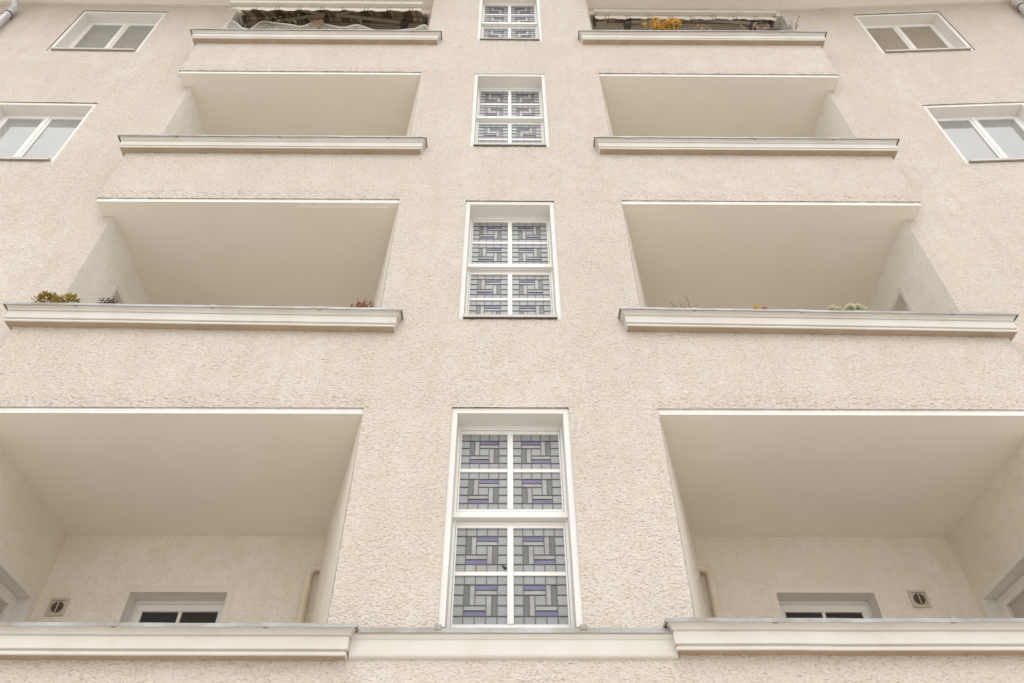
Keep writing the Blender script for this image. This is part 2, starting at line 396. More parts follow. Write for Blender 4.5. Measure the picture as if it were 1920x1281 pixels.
    for q in range(-5, 6):
        hw = math.sqrt(max(0, .050 ** 2 - (q * .0095) ** 2))
        if hw > .01: g.box(vx - hw, vx + hw, DEEP - .0165, DEEP - .0145, vz + q * .0095 - .0016, vz + q * .0095 + .0016, 1)
    g.build('vent_slats', ['vent', 'grille'], vo)
    # short pipe rising against the back wall and turning into the splayed wall
    px = s * 1.86; pts = [(px, DEEP - .062, z0)] + [(px, DEEP - .062, 4.92)]
    for q in range(1, 7):
        t = q / 6 * math.pi / 2
        pts.append((px - s * .075 * (1 - math.cos(t)), DEEP - .062, 4.92 + .075 * math.sin(t)))
    pts.append((px - s * .13, DEEP - .062, 4.995))
    p = MB(); p.tube(pts, .036, 14); po = p.build('drain_pipe', 'pipe_cream', building, smooth=True)
    p = MB(); p.tube([(px, DEEP - .062, 4.62), (px, DEEP - .062, 4.635)], .041, 14)
    p.box(px - .008, px + .008, DEEP - .03, DEEP, 4.62, 4.635)
    p.build('pipe_clamp', 'pipe_cream', po)

# thin strip fixed to the ceiling of the left balcony on the second floor
m_ = MB(); m_.box(-2.26, -1.265, .054, .088, SOF[3] - .052 - .014, SOF[3] - .0525)
m_.build('ceiling_strip', 'soffit', building, bevel=.002)

# string course between the two lowest copings
c = MB()
def bar(mb, prof, x0, x1, z, m=0):
    rows = [[(x0, -o, z + h), (x1, -o, z + h)] for o, h in prof]; mb.grid(rows, m)
zc = 3.609
bar(c, [(0, -.01), (.052, -.012), (.050, -.045), (.040, -.066), (.034, -.070), (.034, -.160), (.030, -.172), (.016, -.180), (0, -.182)], -1.0, 1.02, zc)
sc_ = c.build('string_course', 'moulding', building, bevel=.003)
c = MB(); bar(c, [(-.01, .004), (.0, .003), (.060, -.004), (.062, -.007), (.062, -.036), (.059, -.036), (.057, -.012), (0, -.007)], -1.01, 1.03, zc)
c.build('metal_capping', 'zinc', sc_)
c = MB()
for xx in (-.463, .449):
    c = MB(); c.box(xx - .022, xx + .022, -.067, .0, zc - .02, zc + .018)
    c.build('solder_joint', 'zinc', sc_, bevel=.005)

# ------------------------------------------------------------------ leaded stair windows
def leaded(mb, x0, x1, z0, z1, y, mirror):
    """5 x 5 leaded panel with a pinwheel of strips in the middle; 0 lead, 1 clear, 2 pale, 3 smoke, 4 violet"""
    W, H = x1 - x0, z1 - z0; tiles = []
    cx = [0, .192, .192 + .205, .192 + .41, .808, 1.0]; rz = [0, .185, .185 + .21, .185 + .42, .815, 1.0]
    for i in range(5):
        tiles.append((cx[i], cx[i + 1], rz[0], rz[1], 1)); tiles.append((cx[i], cx[i + 1], rz[4], rz[5], 1))
    for j in range(1, 4):
        tiles.append((cx[0], cx[1], rz[j], rz[j + 1], 1)); tiles.append((cx[4], cx[5], rz[j], rz[j + 1], 1))
    hx = lambda a, b, t: cx[a] + (cx[b] - cx[a]) * t
    hz = lambda a, b, t: rz[a] + (rz[b] - rz[a]) * t
    tiles += [(cx[1], hx(1, 2, .5), rz[1 + 1], rz[4], 3), (hx(1, 2, .5), cx[2], rz[2], rz[4], 2)]          # left upright, upper
    tiles += [(cx[2], cx[4], hz(3, 4, .48), rz[4], 4), (cx[2], cx[4], rz[3], hz(3, 4, .48), 2)]            # top strip
    tiles += [(cx[3], hx(3, 4, .5), rz[1], rz[3], 2), (hx(3, 4, .5), cx[4], rz[1], rz[3], 3)]              # right upright, lower
    tiles += [(cx[1], cx[3], rz[1], hz(1, 2, .52), 4), (cx[1], cx[3], hz(1, 2, .52), rz[2], 2)]            # bottom strip
    tiles += [(cx[2], cx[3], rz[2], rz[3], 1)]
    b = .0030
    for a0, a1, c0, c1, m in tiles:
        if mirror: a0, a1 = 1 - a1, 1 - a0
        X0, X1, Z0, Z1 = x0 + a0 * W, x0 + a1 * W, z0 + c0 * H, z0 + c1 * H
        tx, tz = random.gauss(0, .006), random.gauss(0, .006)
        j = lambda x, z: (x, y + .002 + (x - (X0 + X1) / 2) * tx + (z - (Z0 + Z1) / 2) * tz, z)
        if m == 1 and random.random() < .03: m = 2
        mb.face([j(X0, Z0), j(X1, Z0), j(X1, Z1), j(X0, Z1)], m)
        # lead frame round the tile
        for p in ((X0, X1, Z1 - b, Z1), (X0, X1, Z0, Z0 + b)): mb.box(p[0], p[1], y - .003, y + .004, p[2], p[3], 0)
        for p in ((X0, X0 + b), (X1 - b, X1)): mb.box(p[0], p[1], y - .0025, y + .004, Z0 + b, Z1 - b, 0)
for k, T in WT.items():
    t = T - .05; bt = t - 1.70; xl, xr = WX - .418, WX + .418
    # plaster surround with its reveal
    s_ = MB()
    for a, b in ((xl - .0535, xl), (xr, xr + .0535)): s_.box(a, b, .006, .21, bt - (.05 if k > 1 else .03), t)
    s_.box(xl - .0535, xr + .0535, .006, .21, t, T + .006)
    win = s_.build('stained_glass_window', 'plaster', building, bevel=.004)
    fy = .165
    f = MB()
    zs = [t - .078, t - .408, t - .438, t - .768, t - .924, t - 1.262, t - 1.292, t - 1.638]
    gl, gm0, gm1, gr = WX - .384, WX - .022, WX + .022, WX + .384
    f.box(xl, gl - .014, fy, fy + .05, bt, t - .0); f.box(gr + .014, xr, fy, fy + .05, bt, t)                 # outer frame
    f.box(gl - .014, gr + .014, fy, fy + .05, t - .045, t)
    f.box(gl - .014, gr + .014, fy, fy + .05, bt, bt + .03)
    for za, zb in ((t - .787, t - .047), (bt + .032, t - .905)):                                              # the two sashes
        f.box(gl - .012, gl, fy + .010, fy + .048, za, zb); f.box(gr, gr + .012, fy + .010, fy + .048, za, zb)
    f.box(gl, gr, fy + .010, fy + .048, zs[0], t - .047); f.box(gl, gr, fy + .010, fy + .048, t - .787, zs[3])
    f.box(gl, gr, fy + .010, fy + .048, zs[4], t - .905); f.box(gl, gr, fy + .010, fy + .048, bt + .032, zs[7])
    f.box(gm0, gm1, fy + .006, fy + .048, zs[3], zs[0]); f.box(gm0, gm1, fy + .006, fy + .048, zs[7], zs[4])
    for a, b in ((gl, gm0), (gm1, gr)):
        f.box(a, b, fy + .014, fy + .046, zs[2], zs[1]); f.box(a, b, fy + .014, fy + .046, zs[6], zs[5])
    f.build('window_frame', 'paint', win, bevel=.003)
    f = MB()
    f.box(xl, xr, fy - .036, fy + .05, t - .864, t - .816); f.box(xl, xr, fy + .018, fy + .05, t - .903, t - .866); f.box(xl, xr, fy + .046, fy + .05, t - .8145, t - .789)
    f.build('transom', 'paint', win, bevel=.006)
    for col, (a, b) in enumerate(((gl, gm0), (gm1, gr))):
        for q in range(4):
            g = MB(); leaded(g, a - .004, b + .004, zs[2 * q + 1] - .004, zs[2 * q] + .004, fy + .024, col == 1)
            if k == 1 and q == 2 and col == 0:     # a broken corner: a dark shard-shaped hole
                hx, hz, hy = -.052, 4.14, fy + .0195
                g.face([(hx - .022, hy, hz + .028), (hx - .004, hy, hz + .012), (hx + .016, hy, hz + .004), (hx + .02, hy, hz - .012), (hx + .004, hy, hz - .016), (hx - .008, hy, hz - .002)], 5)
            g.build('leaded_panel', ['lead', 'g_clear', 'g_pale', 'g_grey', 'g_blue', 'dark'], win, fix=False)
    if k > 1:
        g = MB(); rows = []
        for o, h in [(-.165, .012), (.030, -.004), (.032, -.007), (.032, -.036), (.029, -.036), (.026, -.012), (-.165, .002)]:
            rows.append([(xl + .0, -o, bt + h), (xr - .0, -o, bt + h)])
        g.grid(rows); g.box(xl - .004, xl + .003, -.03, .02, bt - .03, bt + .012); g.box(xr - .003, xr + .004, -.03, .02, bt - .03, bt + .012)
        g.build('metal_sill', 'zinc_paint', win)

# ------------------------------------------------------------------ casement windows in the wings
for s in (-1, 1):
    for (u0, u1, zb, zt) in WIN[s]:
        def wb(mb, a, b, y0, y1, c, d, m=0):
            q = [wing(s, a, y0, c), wing(s, b, y0, c), wing(s, b, y1, c), wing(s, a, y1, c), wing(s, a, y0, d), wing(s, b, y0, d), wing(s, b, y1, d), wing(s, a, y1, d)]
            mb.hexa(q, m)
        e = .05; a, b, t, z0 = u0 + e, u1 - e, zt - e, zb + .04
        r = MB()
        wb(r, u0 - .003, a, .006, .22, zb - .01, t); wb(r, b, u1 + .003, .006, .22, zb - .01, t); wb(r, u0 - .003, u1 + .003, .006, .22, t, zt + .006)
        w = r.build('casement_window', 'plaster', building, bevel=.004)
        y = .155; f = MB(); mid = (a + b) / 2
        wb(f, a, a + .035, y, y + .06, z0, t); wb(f, b - .035, b, y, y + .06, z0, t); wb(f, a + .035, b - .035, y, y + .06, t - .035, t); wb(f, a + .035, b - .035, y, y + .06, z0, z0 + .03)
        f.build('window_frame', 'paint', w, bevel=.004)
        for p, q in ((a + .037, mid - .002), (mid + .002, b - .037)):
            f = MB(); yy = y - .006; inn = .050
            wb(f, p, p + inn, yy, yy + .05, z0 + .032, t - .037); wb(f, q - inn, q, yy, yy + .05, z0 + .032, t - .037)
            wb(f, p + inn, q - inn, yy, yy + .05, t - .037 - inn, t - .037); wb(f, p + inn, q - inn, yy, yy + .05, z0 + .032, z0 + .032 + inn)
            sa = f.build('sash', 'paint', w, bevel=.005)
            g = MB(); wb(g, p + inn - .004, q - inn + .004, yy + .018, yy + .026, z0 + .08, t - .037 - inn + .004); g.build('pane', 'pane_' + ('l' if s < 0 else 'r') + ('u' if zt > 12 else 'l'), w)
        f = MB(); wb(f, mid - .022, mid + .022, y - .017, y - .0065, z0 + .034, t - .04); f.build('meeting_strip', 'paint', w, bevel=.004)
        g = MB()
        wb(g, a + .0, b - .0, -.035, .155, z0 - .010, z0 + .002); wb(g, a, b, -.037, -.033, z0 - .036, z0 + .002)
        g.build('metal_sill', 'zinc_paint', w)

# ------------------------------------------------------------------ eaves, roof, down pipes
for s in (-1, 1):
    e = MB()
    far = wing(s, 9.0, 0, 0)
    fl = lambda y: [(s * (BAY + .01), y), (s * 4.24, y), (far[0], far[1] + y - REC)]
    def lay(y0, y1, z0, z1, m=0):
        A, B = fl(y0), fl(y1)
        for (p, q, c, d) in zip(A[:-1], A[1:], B[:-1], B[1:]):
            e.hexa([(*p, z0), (*q, z0), (*d, z0), (*c, z0), (*p, z1), (*q, z1), (*d, z1), (*c, z1)], m)
    lay(-.60, REC + .004, EAVE + .01, EAVE + .13, 0)          # boarded soffit
    lay(REC - .045, REC + .004, EAVE - .012, EAVE + .009, 1)   # fillet where it meets the wall
    lay(REC + .006, DEEP + .1, EAVE + .012, EAVE + .13, 0)
    ea = e.build('eaves', ['soffit', 'moulding'], building, bevel=.003)
    g = MB()
    A = fl(-.60); rows = []
    for x, y in A:
        rows.append([(x, y - .07 + .07 * math.cos(t), EAVE + .13 - .0 + .07 * math.sin(t) + .02) for t in [math.pi + math.pi * q / 10 for q in range(11)]])
    g.grid(rows); g.build('gutter', 'zinc', ea, fix=False)
    r = MB()
    A, B = fl(-.62), fl(6.0)
    for p, q, c, d in zip(A[:-1], A[1:], B[:-1], B[1:]):
        r.hexa([(*p, EAVE + .14), (*q, EAVE + .14), (*d, EAVE + 4.2), (*c, EAVE + 4.2), (*p, EAVE + .2), (*q, EAVE + .2), (*d, EAVE + 4.3), (*c, EAVE + 4.3)])
    r.build('roof', 'roof', building)
    # lintel over the top loggia
    l = MB(); l.box(s * (BAY + .01), s * 4.238, REC, REC + .2, 13.46, EAVE + .005); l.build('lintel', 'stucco_in', building)
    # down pipe on the wing with its swan neck to the gutter
    px, pz = (-7.535, 13.24) if s < 0 else (7.80, 13.60)
    u = (abs(px) - 4.24) / math.cos(R(ANG[s]))
    W = lambda y, z, du=0: wing(s, u + du, y, z)
    d0 = -.085; top = 13.30 if s < 0 else 13.52
    pts = [W(d0, 0.2), W(d0, 6), W(d0, top - .06)]
    for q in range(1, 6):
        tt = q / 5; pts.append(W(d0 - .10 * tt * tt, top - .06 + .12 * tt))
    pts += [W(d0 - .28, top + .21), W(d0 - .46, top + .36), W(d0 - .55, EAVE + .1)]
    p = MB(); p.tube(pts, .052, 16); dp = p.build('downpipe', 'pipe', building, smooth=True)
    p = MB()
    p.tube([W(d0, top - .16), W(d0, top - .06)], .060, 16)
    dp2 = p.build('pipe_collar', 'pipe', dp, smooth=False)
    p = MB(); zb_ = top - .26
    p.tube([W(d0, zb_), W(d0, zb_ + .03)], .058, 16); p.beam(W(d0 + .05, zb_ + .015), W(.01, zb_ + .015), .03, .03); p.beam(W(d0, zb_ + .015, .05), W(d0, zb_ + .015, .10), .03, .025)
    p.build('pipe_clamp', 'metal_dark', dp)

# interior backing so that nothing is hollow from the side
b = MB(); b.box(-9, 9, DEEP + .35, DEEP + .4, 0, 15.5); b.build('rear_wall', 'stucco_in', building)

# ------------------------------------------------------------------ awnings
def stripes():
    m, nt, b_, out = new_mat('striped_canvas')
    x = N(nt, 'SeparateXYZ'); nt.links.new(pos(nt), x.inputs[0])
    f = math_(nt, 'FRACT', math_(nt, 'MULTIPLY', x.outputs[0], 3.05))
    c = ramp(nt, f, [(0, (.34, .265, .19)), (.40, (.34, .265, .19)), (.42, (.68, .57, .42)), (.58, (.68, .57, .42)), (.60, (.40, .32, .24)), (.66, (.40, .32, .24)), (.68, (.66, .56, .42)), (.97, (.66, .56, .42)), (1.0, (.34, .265, .19))])
    n = N(nt, 'TexNoise', Scale=9.0, Detail=3.0); nt.links.new(pos(nt), n.inputs[0])
    nt.links.new(mixc(nt, n.outputs[0], c, mixc(nt, .7, c, c, 'MULTIPLY')), b_.inputs['Base Color']); b_.inputs['Roughness'].default_value = .9
    return m
M['stripes'] = stripes()
def pale():
    m, nt, b_, out = new_mat('pale_valance')
    x = N(nt, 'SeparateXYZ'); nt.links.new(pos(nt), x.inputs[0])
    f = math_(nt, 'FRACT', math_(nt, 'MULTIPLY', x.outputs[0], 3.05))
    c = ramp(nt, f, [(0, (.70, .63, .55)), (.42, (.70, .63, .55)), (.44, (.30, .24, .19)), (.47, (.30, .24, .19)), (.49, (.70, .63, .55)), (.56, (.70, .63, .55)), (.58, (.34, .27, .21)), (.61, (.34, .27, .21)), (.63, (.70, .63, .55))])
    nt.links.new(c, b_.inputs['Base Color']); b_.inputs['Roughness'].default_value = .9
    return m
M['valance'] = pale()
def awning(label, x0, x1, yb, zb, yt, zt, open_):
    root = tag(empty('awning', ((x0 + x1) / 2, yt, zt)), label, 'awning', 'awnings of the top balconies')
    inv = Matrix.Translation((-(x0 + x1) / 2, -yt, -zt))
    def fin(mb, name, mat, par, **k):
        o = mb.build(name, mat, par, **k)
        if par is root: o.data.transform(inv)
        else:
            o.data.transform(inv)
        return o
    b = MB(); b.box(x0, x1, yb - .035, yb + .035, zb + .012, zb + .085); b.box(x0 - .006, x0 - .0005, yb - .038, yb + .038, zb + .008, zb + .09); b.box(x1 + .0005, x1 + .006, yb - .038, yb + .038, zb + .008, zb + .09)
    fin(b, 'front_bar', 'bar', root, bevel=.012)
    v = MB(); n = 240; rows = []
    for j in range(n + 1):
        x = x0 + .01 + (x1 - x0 - .02) * j / n; ph = (x * 3.05) % 1.0
        sc = .018 * abs(math.sin(math.pi * (x * 3.05 - .5))) + random.uniform(-.002, .002) + .008 * math.sin(x * 5.1)
        wv = .008 * math.sin(x * 19) + .004 * math.sin(x * 47)
        h = .115 + sc - .01
        rows.append([(x, yb + .022 + wv * .2, zb + .014), (x, yb + .022 + wv * .6, zb - h * .5), (x, yb + .020 + wv, zb - h)])
    v.grid(rows); o = fin(v, 'valance', 'valance', root, smooth=True, fix=False)
    sd = o.modifiers.new('thick', 'SOLIDIFY'); sd.thickness = .003
    c = MB(); rows = []
    for j in range(61):
        x = x0 + .05 + (x1 - x0 - .1) * j / 60
        rows.append([(x, yb + (yt - yb) * t, zb + .04 + (zt - zb - .04) * t - .008 * math.sin(math.pi * t) + .006 * math.sin(x * 9 + t * 3)) for t in [q / 8 for q in range(9)]])
    c.grid(rows); o = fin(c, 'canvas', 'stripes', root, smooth=True, fix=False)
    sd = o.modifiers.new('thick', 'SOLIDIFY'); sd.thickness = .003
    c = MB(); c.tube([(x0 + .03, yt + .02, zt), (x1 - .03, yt + .02, zt)], .048, 18); fin(c, 'roller_tube', 'stripes', root)
    for xx in (x0 + .0, x1 - .05):
        c = MB(); c.tube([(xx, yt + .02, zt), (xx + .05, yt + .02, zt)], .07, 18); c.box(xx + .005, xx + .045, yt - .07, yt + .10, zt - .12, zt - .06)
        fin(c, 'end_bracket', 'metal_dark', root, bevel=.004)
    zarm = zt - .17
    for sgn, sh in ((1, x0 + .52), (-1, x1 - .34)):
        el = Vector(((x0 + x1) / 2 - sgn * (.12 if open_ else .02), yt - (.16 if open_ else .03), (zarm + zb) / 2 + (.05 if open_ else .03)))
        A = Vector((sh, yt + .0, zarm)); Bf = Vector((el.x - sgn * .42, yb + .03, zb + .03))
        c = MB(); c.beam(A, el, .05, .055); arm = fin(c, 'folding_arm', 'arm', root, bevel=.008)
        c = MB(); c.beam(el, Bf, .045, .05); c.tube([el + Vector((0, 0, -.04)), el + Vector((0, 0, .04))], .034, 12); fin(c, 'forearm', 'arm', root, bevel=.006)
        c = MB(); c.box(sh - .05, sh + .05, yt - .03, yt + .1, zarm - .06, zarm + .07); c.tube([(sh, yt, zarm - .09), (sh, yt, zarm + .09)], .03, 10); fin(c, 'arm_bracket', 'metal_dark', root, bevel=.006)
    c = MB(); c.beam((x0 + .2, yt + .06, zt - .10), (x1 - .12, yt + .06, zt - .10), .04, .04); fin(c, 'mounting_rail', 'arm', root)
    return root
awning('striped brown awning half let down over the top balcony with the bird net', -4.145, -1.30, -.10, 12.965, .27, 13.44, True)
awning('pale awning rolled in almost fully over the orange flowers', 1.29, 4.09, .12, 13.275, .21, 13.375, False)

# ------------------------------------------------------------------ bird net on the top left balcony
def net_mat():
    m, nt, b_, out = new_mat('bird_net')
    b_.inputs['Base Color'].default_value = (.72, .69, .61, 1); b_.inputs['Roughness'].default_value = .8
    t = N(nt, 'BsdfTransparent'); mx = N(nt, 'MixShader')
    p = pos(nt, (1, 1, 1)); s = N(nt, 'SeparateXYZ'); nt.links.new(p, s.inputs[0])
    a = math_(nt, 'FRACT', math_(nt, 'MULTIPLY', math_(nt, 'ADD', s.outputs[0], s.outputs[2]), 55)); b2 = math_(nt, 'FRACT', math_(nt, 'MULTIPLY', math_(nt, 'SUBTRACT', s.outputs[0], s.outputs[2]), 55))
    g = math_(nt, 'MAXIMUM', math_(nt, 'LESS_THAN', a, .20), math_(nt, 'LESS_THAN', b2, .20))
    nt.links.new(g, mx.inputs[0]); nt.links.new(t.outputs[0], mx.inputs[1]); nt.links.new(b_.outputs[0], mx.inputs[2]); nt.links.new(mx.outputs[0], out.inputs[0])
    return m
M['net'] = net_mat()
M['rope'] = plain('net_rope', (.78, .76, .68), .8)
NP = [(-4.19, 12.58), (-4.17, 12.80), (-4.13, 12.86), (-4.02, 12.74), (-3.93, 12.62), (-3.80, 12.60), (-3.775, 12.76), (-3.72, 12.92), (-3.62, 12.91), (-3.42, 12.80), (-3.25, 12.72), (-3.10, 12.66), (-3.02, 12.72), (-2.94, 12.88), (-2.86, 12.92),
      (-2.76, 12.84), (-2.62, 12.76), (-2.50, 12.67), (-2.40, 12.65), (-2.32, 12.71), (-2.23, 12.73), (-2.12, 12.67), (-2.0, 12.62), (-1.8, 12.60), (-1.55, 12.59), (-1.40, 12.60), (-1.33, 12.70), (-1.25, 12.78), (-1.21, 12.66)]
xs = [p[0] for p in NP]; zs_ = [p[1] for p in NP]
nx = np.linspace(xs[0], xs[-1], 160); nz_ = np.interp(nx, xs, zs_); ker = np.ones(3) / 3; nz_[1:-1] = np.convolve(nz_, ker, 'valid')
net = tag(empty('bird_net', (-2.7, .1, 12.1)), 'slack translucent net with a wavy rope edge draped along the top balcony rail', 'net')
q = MB(); rows = []
for x, z in zip(nx, nz_): rows.append([(x + 2.7, .0 + .02 * math.sin(x * 7 + t * 2) * t, (z - 12.1) * t) for t in [i / 10 for i in range(11)]])
q.grid(rows); q.build('netting', 'net', net, smooth=True, fix=False)
q = MB(); q.tube([Vector(r[-1]) for r in rows], .011, 6); q.build('edge_rope', 'rope', net, smooth=True)

# ------------------------------------------------------------------ balcony plants
def leafmat(name, c1, c2):
    m, nt, b_, out = new_mat(name)
    n = N(nt, 'TexNoise', Scale=18.0, Detail=2.0); nt.links.new(pos(nt), n.inputs[0])
    nt.links.new(mixc(nt, ramp(nt, n.outputs[0], [(.38, 0.0), (.62, 1.0)]), c1, c2), b_.inputs['Base Color']); b_.inputs['Roughness'].default_value = .6
    return m
M['lf_olive'] = leafmat('olive_leaf', (.32, .26, .035), (.50, .36, .06))
M['lf_gold'] = leafmat('golden_leaf', (.33, .20, .03), (.22, .21, .04))
M['lf_green'] = leafmat('green_leaf', (.12, .17, .04), (.24, .27, .09))
M['lf_red'] = leafmat('rust_leaf', (.28, .09, .035), (.33, .16, .07))
M['lf_dark'] = leafmat('dark_leaf', (.05, .03, .025), (.10, .06, .04))
M['lf_pale'] = leafmat('pale_flower', (.74, .72, .54), (.82, .80, .64))
M['fl_orange'] = leafmat('orange_petal', (.80, .44, .09), (.86, .56, .18))
M['fl_yellow'] = leafmat('yellow_petal', (.80, .55, .10), (.85, .66, .25))
M['fl_pink'] = leafmat('pink_petal', (.62, .36, .28), (.70, .45, .36))
M['stem'] = leafmat('dry_stem', (.30, .20, .11), (.45, .33, .20))
M['stem_dark'] = leafmat('dark_stem', (.06, .05, .04), (.12, .09, .06))
def leaf(mb, p, d, L, W, m=0):
    d = Vector(d).normalized(); r = d.cross(Vector((random.gauss(0, 1), random.gauss(0, 1), random.gauss(0, 1)))).normalized(); u = r.cross(d)
    p = Vector(p); a = p + d * L * .5 + u * L * .10; t = p + d * L - u * L * .05
    mb.face([p, a + r * W * .5, t, a - r * W * .5], m)
def trough(par, w, base):
    t = MB(); t.box(-w / 2, w / 2, -.07, .07, -.20, -.188)
    for a in ((-w / 2, w / 2, -.07, -.06), (-w / 2, w / 2, .06, .07)): t.box(*a, -.188, -.08)
    t.box(-w / 2, -w / 2 + .01, -.06, .06, -.188, -.08); t.box(w / 2 - .01, w / 2, -.06, .06, -.188, -.08)
    t.build('planter', 'trough', par)
    t = MB(); t.box(-w / 2 + .012, w / 2 - .012, -.058, .058, -.186, -.10); t.build('soil', 'soil', par)
def plant(name, label, cat, x, y, z, w):
    o = tag(empty(name, (x, y, z)), label, cat); trough(o, w, z); return o
YP = .072       # centre of the troughs hung behind the parapets
# olive and golden shrub
o = plant('balcony_shrub', 'yellow-green shrub spilling over the left end of a balcony rail', 'plant', -4.17, YP, 6.685, .40)
st = MB(); lf = MB()
for cx, cz_, rx, rz_, n in ((-.09, .055, .08, .05, 330), (-.16, .015, .04, .02, 40), (.12, .035, .06, .04, 150), (.04, .01, .08, .04, 90)):
    for q in range(7): st.tube([(cx * .4 + random.uniform(-.05, .05), random.uniform(-.03, .03), -.11), (cx + random.gauss(0, rx * .5), random.gauss(0, .03), cz_ + random.uniform(-.03, .05))], [.004, .002], 5)
    for q in range(n):
        v = Vector((random.gauss(0, 1), random.gauss(0, 1), random.gauss(0, 1))).normalized() * random.random() ** .4
        leaf(lf, (cx + v.x * rx, v.y * .07, cz_ + v.z * rz_), v + Vector((0, 0, .4)), random.uniform(.02, .045), .018, 0 if random.random() < .6 else 1)
st.build('stems', 'stem', o); lf.build('foliage', ['lf_olive', 'lf_gold'], o, fix=False)
o = plant('dark_plant', 'tiny dark withered plant before the side window', 'plant', -3.73, YP, 6.685, .22)
st = MB(); lf = MB()
for cx in (-.02, .02, .05):
    st.tube([(cx, 0, -.11), (cx + .01, 0, .03)], .004, 5)
    for q in range(22): leaf(lf, (cx + .01 + random.gauss(0, .035), random.gauss(0, .02), .012 + random.gauss(0, .01)), (random.gauss(0, 1), 0, random.random()), .03, .016)
st.build('stems', 'stem_dark', o); lf.build('foliage', 'lf_dark', o, fix=False)
o = plant('rust_plant', 'small rust red plant at the right end of a balcony rail', 'plant', -1.40, YP, 6.64, .24)
st = MB(); lf = MB()
for q in range(26):
    cx = random.choice((-.06, .03, .05, .06)); h = .055 if cx > 0 else .03
    p = Vector((cx * .5, 0, -.11)); t = Vector((cx + random.gauss(0, .035), random.gauss(0, .03), h + random.uniform(-.03, .03)))
    st.tube([p, t], [.003, .002], 5)
    for j in range(6): leaf(lf, p.lerp(t, random.uniform(.6, 1)), (random.gauss(0, .6), random.gauss(0, .4), 1), .035, .012)
st.build('stems', 'lf_red', o); lf.build('foliage', 'lf_red', o, fix=False)
# right balcony, second floor
o = plant('dry_stalks', 'few thin dry stalks rising above the rail, near the window bay', 'plant', 1.58, YP, 6.645, .32)
st = MB()
for cx, dx, h in ((-.07, -.03, .10), (-.06, .0, .06), (.0, -.02, .08), (.03, .0, .05), (.07, -.01, .19), (.11, .03, .06)): st.tube([(cx, 0, -.11), (cx + dx * .3, 0, h * .6), (cx + dx, 0, h)], [.004, .003, .002], 5)
st.build('stems', 'stem_dark', o)
def bloom(mb, c, r, n, m=0, fl=.6):
    for q in range(n):
        v = Vector((random.gauss(0, 1), random.gauss(0, 1), random.gauss(0, 1))).normalized()
        leaf(mb, Vector(c) + v * r * .25, v, r * random.uniform(.65, 1.05), r * fl, m)
o = plant('potted_flower', 'single yellow and pink blossom peeping over the balcony rail', 'flower', 2.30, YP, 6.635, .26)
st = MB(); st.tube([(-.02, 0, -.11), (-.045, 0, .03)], .005, 5); st.tube([(.05, 0, -.11), (.045, 0, .01)], .004, 5); st.build('stems', 'lf_green', o)
lf = MB(); bloom(lf, (-.045, 0, .02), .034, 160, 0); bloom(lf, (.03, 0, .008), .034, 110, 1); lf.build('blossom', ['fl_yellow', 'fl_pink'], o, fix=False)
o = plant('pale_hydrangea', 'pale green flower heads just above the right balcony rail', 'flower', 3.08, YP, 6.625, .44)
st = MB(); lf = MB()
for cx, h, r, n in ((-.13, .01, .045, 220), (-.06, .0, .04, 100), (.05, .025, .05, 300), (.11, .028, .045, 220), (.16, .005, .04, 110)):
    st.tube([(cx * .6, 0, -.11), (cx, 0, h)], .005, 5); bloom(lf, (cx, -.01, h), r, n, 0, .35)
st.build('stems', 'lf_green', o); lf.build('blossom', 'lf_pale', o, fix=False)
# right balcony, top floor
o = plant('orange_chrysanthemum', 'bushy orange chrysanthemum under the rolled-in awning', 'flower', 2.28, YP, 12.325, .44)
st = MB(); lf = MB()
for q in range(60):
    cx = random.choice((-.12, .07, .12)); t = Vector((cx + random.gauss(0, .05), random.gauss(0, .04), .36 + random.uniform(-.13, .11) + (.05 if cx > 0 else 0)))
    st.tube([(cx * .5, 0, -.11), t], [.004, .002], 5); bloom(lf, t, .05, 34, 0, .28)
    for j in range(3): leaf(lf, t - Vector((0, 0, .06)), (random.gauss(0, 1), random.gauss(0, 1), .5), .05, .02, 1)
st.build('stems', 'lf_olive', o); lf.build('blossom', ['fl_orange', 'lf_gold'], o, fix=False)
o = plant('bent_stalks', 'pale bent stalks beside the orange chrysanthemum', 'plant', 2.82, YP, 12.325, .36)
st = MB()
for cx, dx, h in ((-.15, .10, .40), (-.05, .06, .36), (.0, -.04, .46), (.05, -.03, .40), (.14, -.12, .46), (.05, .10, .33)): st.tube([(cx, 0, -.11), (cx + dx * .2, 0, h * .75), (cx + dx, 0, h)], [.006, .005, .009], 6)
st.build('stems', 'stem', o)
o = plant('withered_flower', 'withered flower stalks under the right end of the rolled-in awning', 'flower', 3.62, YP, 12.325, .36)
st = MB(); lf = MB()
for cx, dx, h in ((-.14, -.05, .44), (-.05, .05, .46), (.02, .02, .53), (.10, .05, .38), (.06, -.02, .42)):
    st.tube([(cx, 0, -.11), (cx + dx * .2, 0, h * .75), (cx + dx, 0, h)], [.005, .004, .008], 6); bloom(lf, (cx + dx, 0, h - .02), .03, 14, 0, .4)
st.build('stems', 'stem', o); lf.build('blossom', 'fl_pink', o, fix=False)
o = plant('dark_twigs', 'sparse dark twigs against the wall at the right end of the top balcony', 'plant', 4.14, YP, 12.335, .2)
st = MB(); lf = MB()
for cx, tx, h in ((-.05, -.05, .55), (0, .07, .62), (.02, .25, .80), (-.02, .02, .45), (.04, .14, .50)):
    st.tube([(cx, 0, -.11), (cx + .02, 0, .25), (tx, -.02, h)], [.005, .003, .002], 5)
    for j in range(7):
        p = Vector((cx + .02, 0, .25)).lerp(Vector((tx, -.02, h)), .3 + .1 * j); leaf(lf, p, (random.gauss(0, 1), 0, random.gauss(0, .6)), .028, .012)
st.build('stems', 'stem_dark', o); lf.build('foliage', 'lf_dark', o, fix=False)
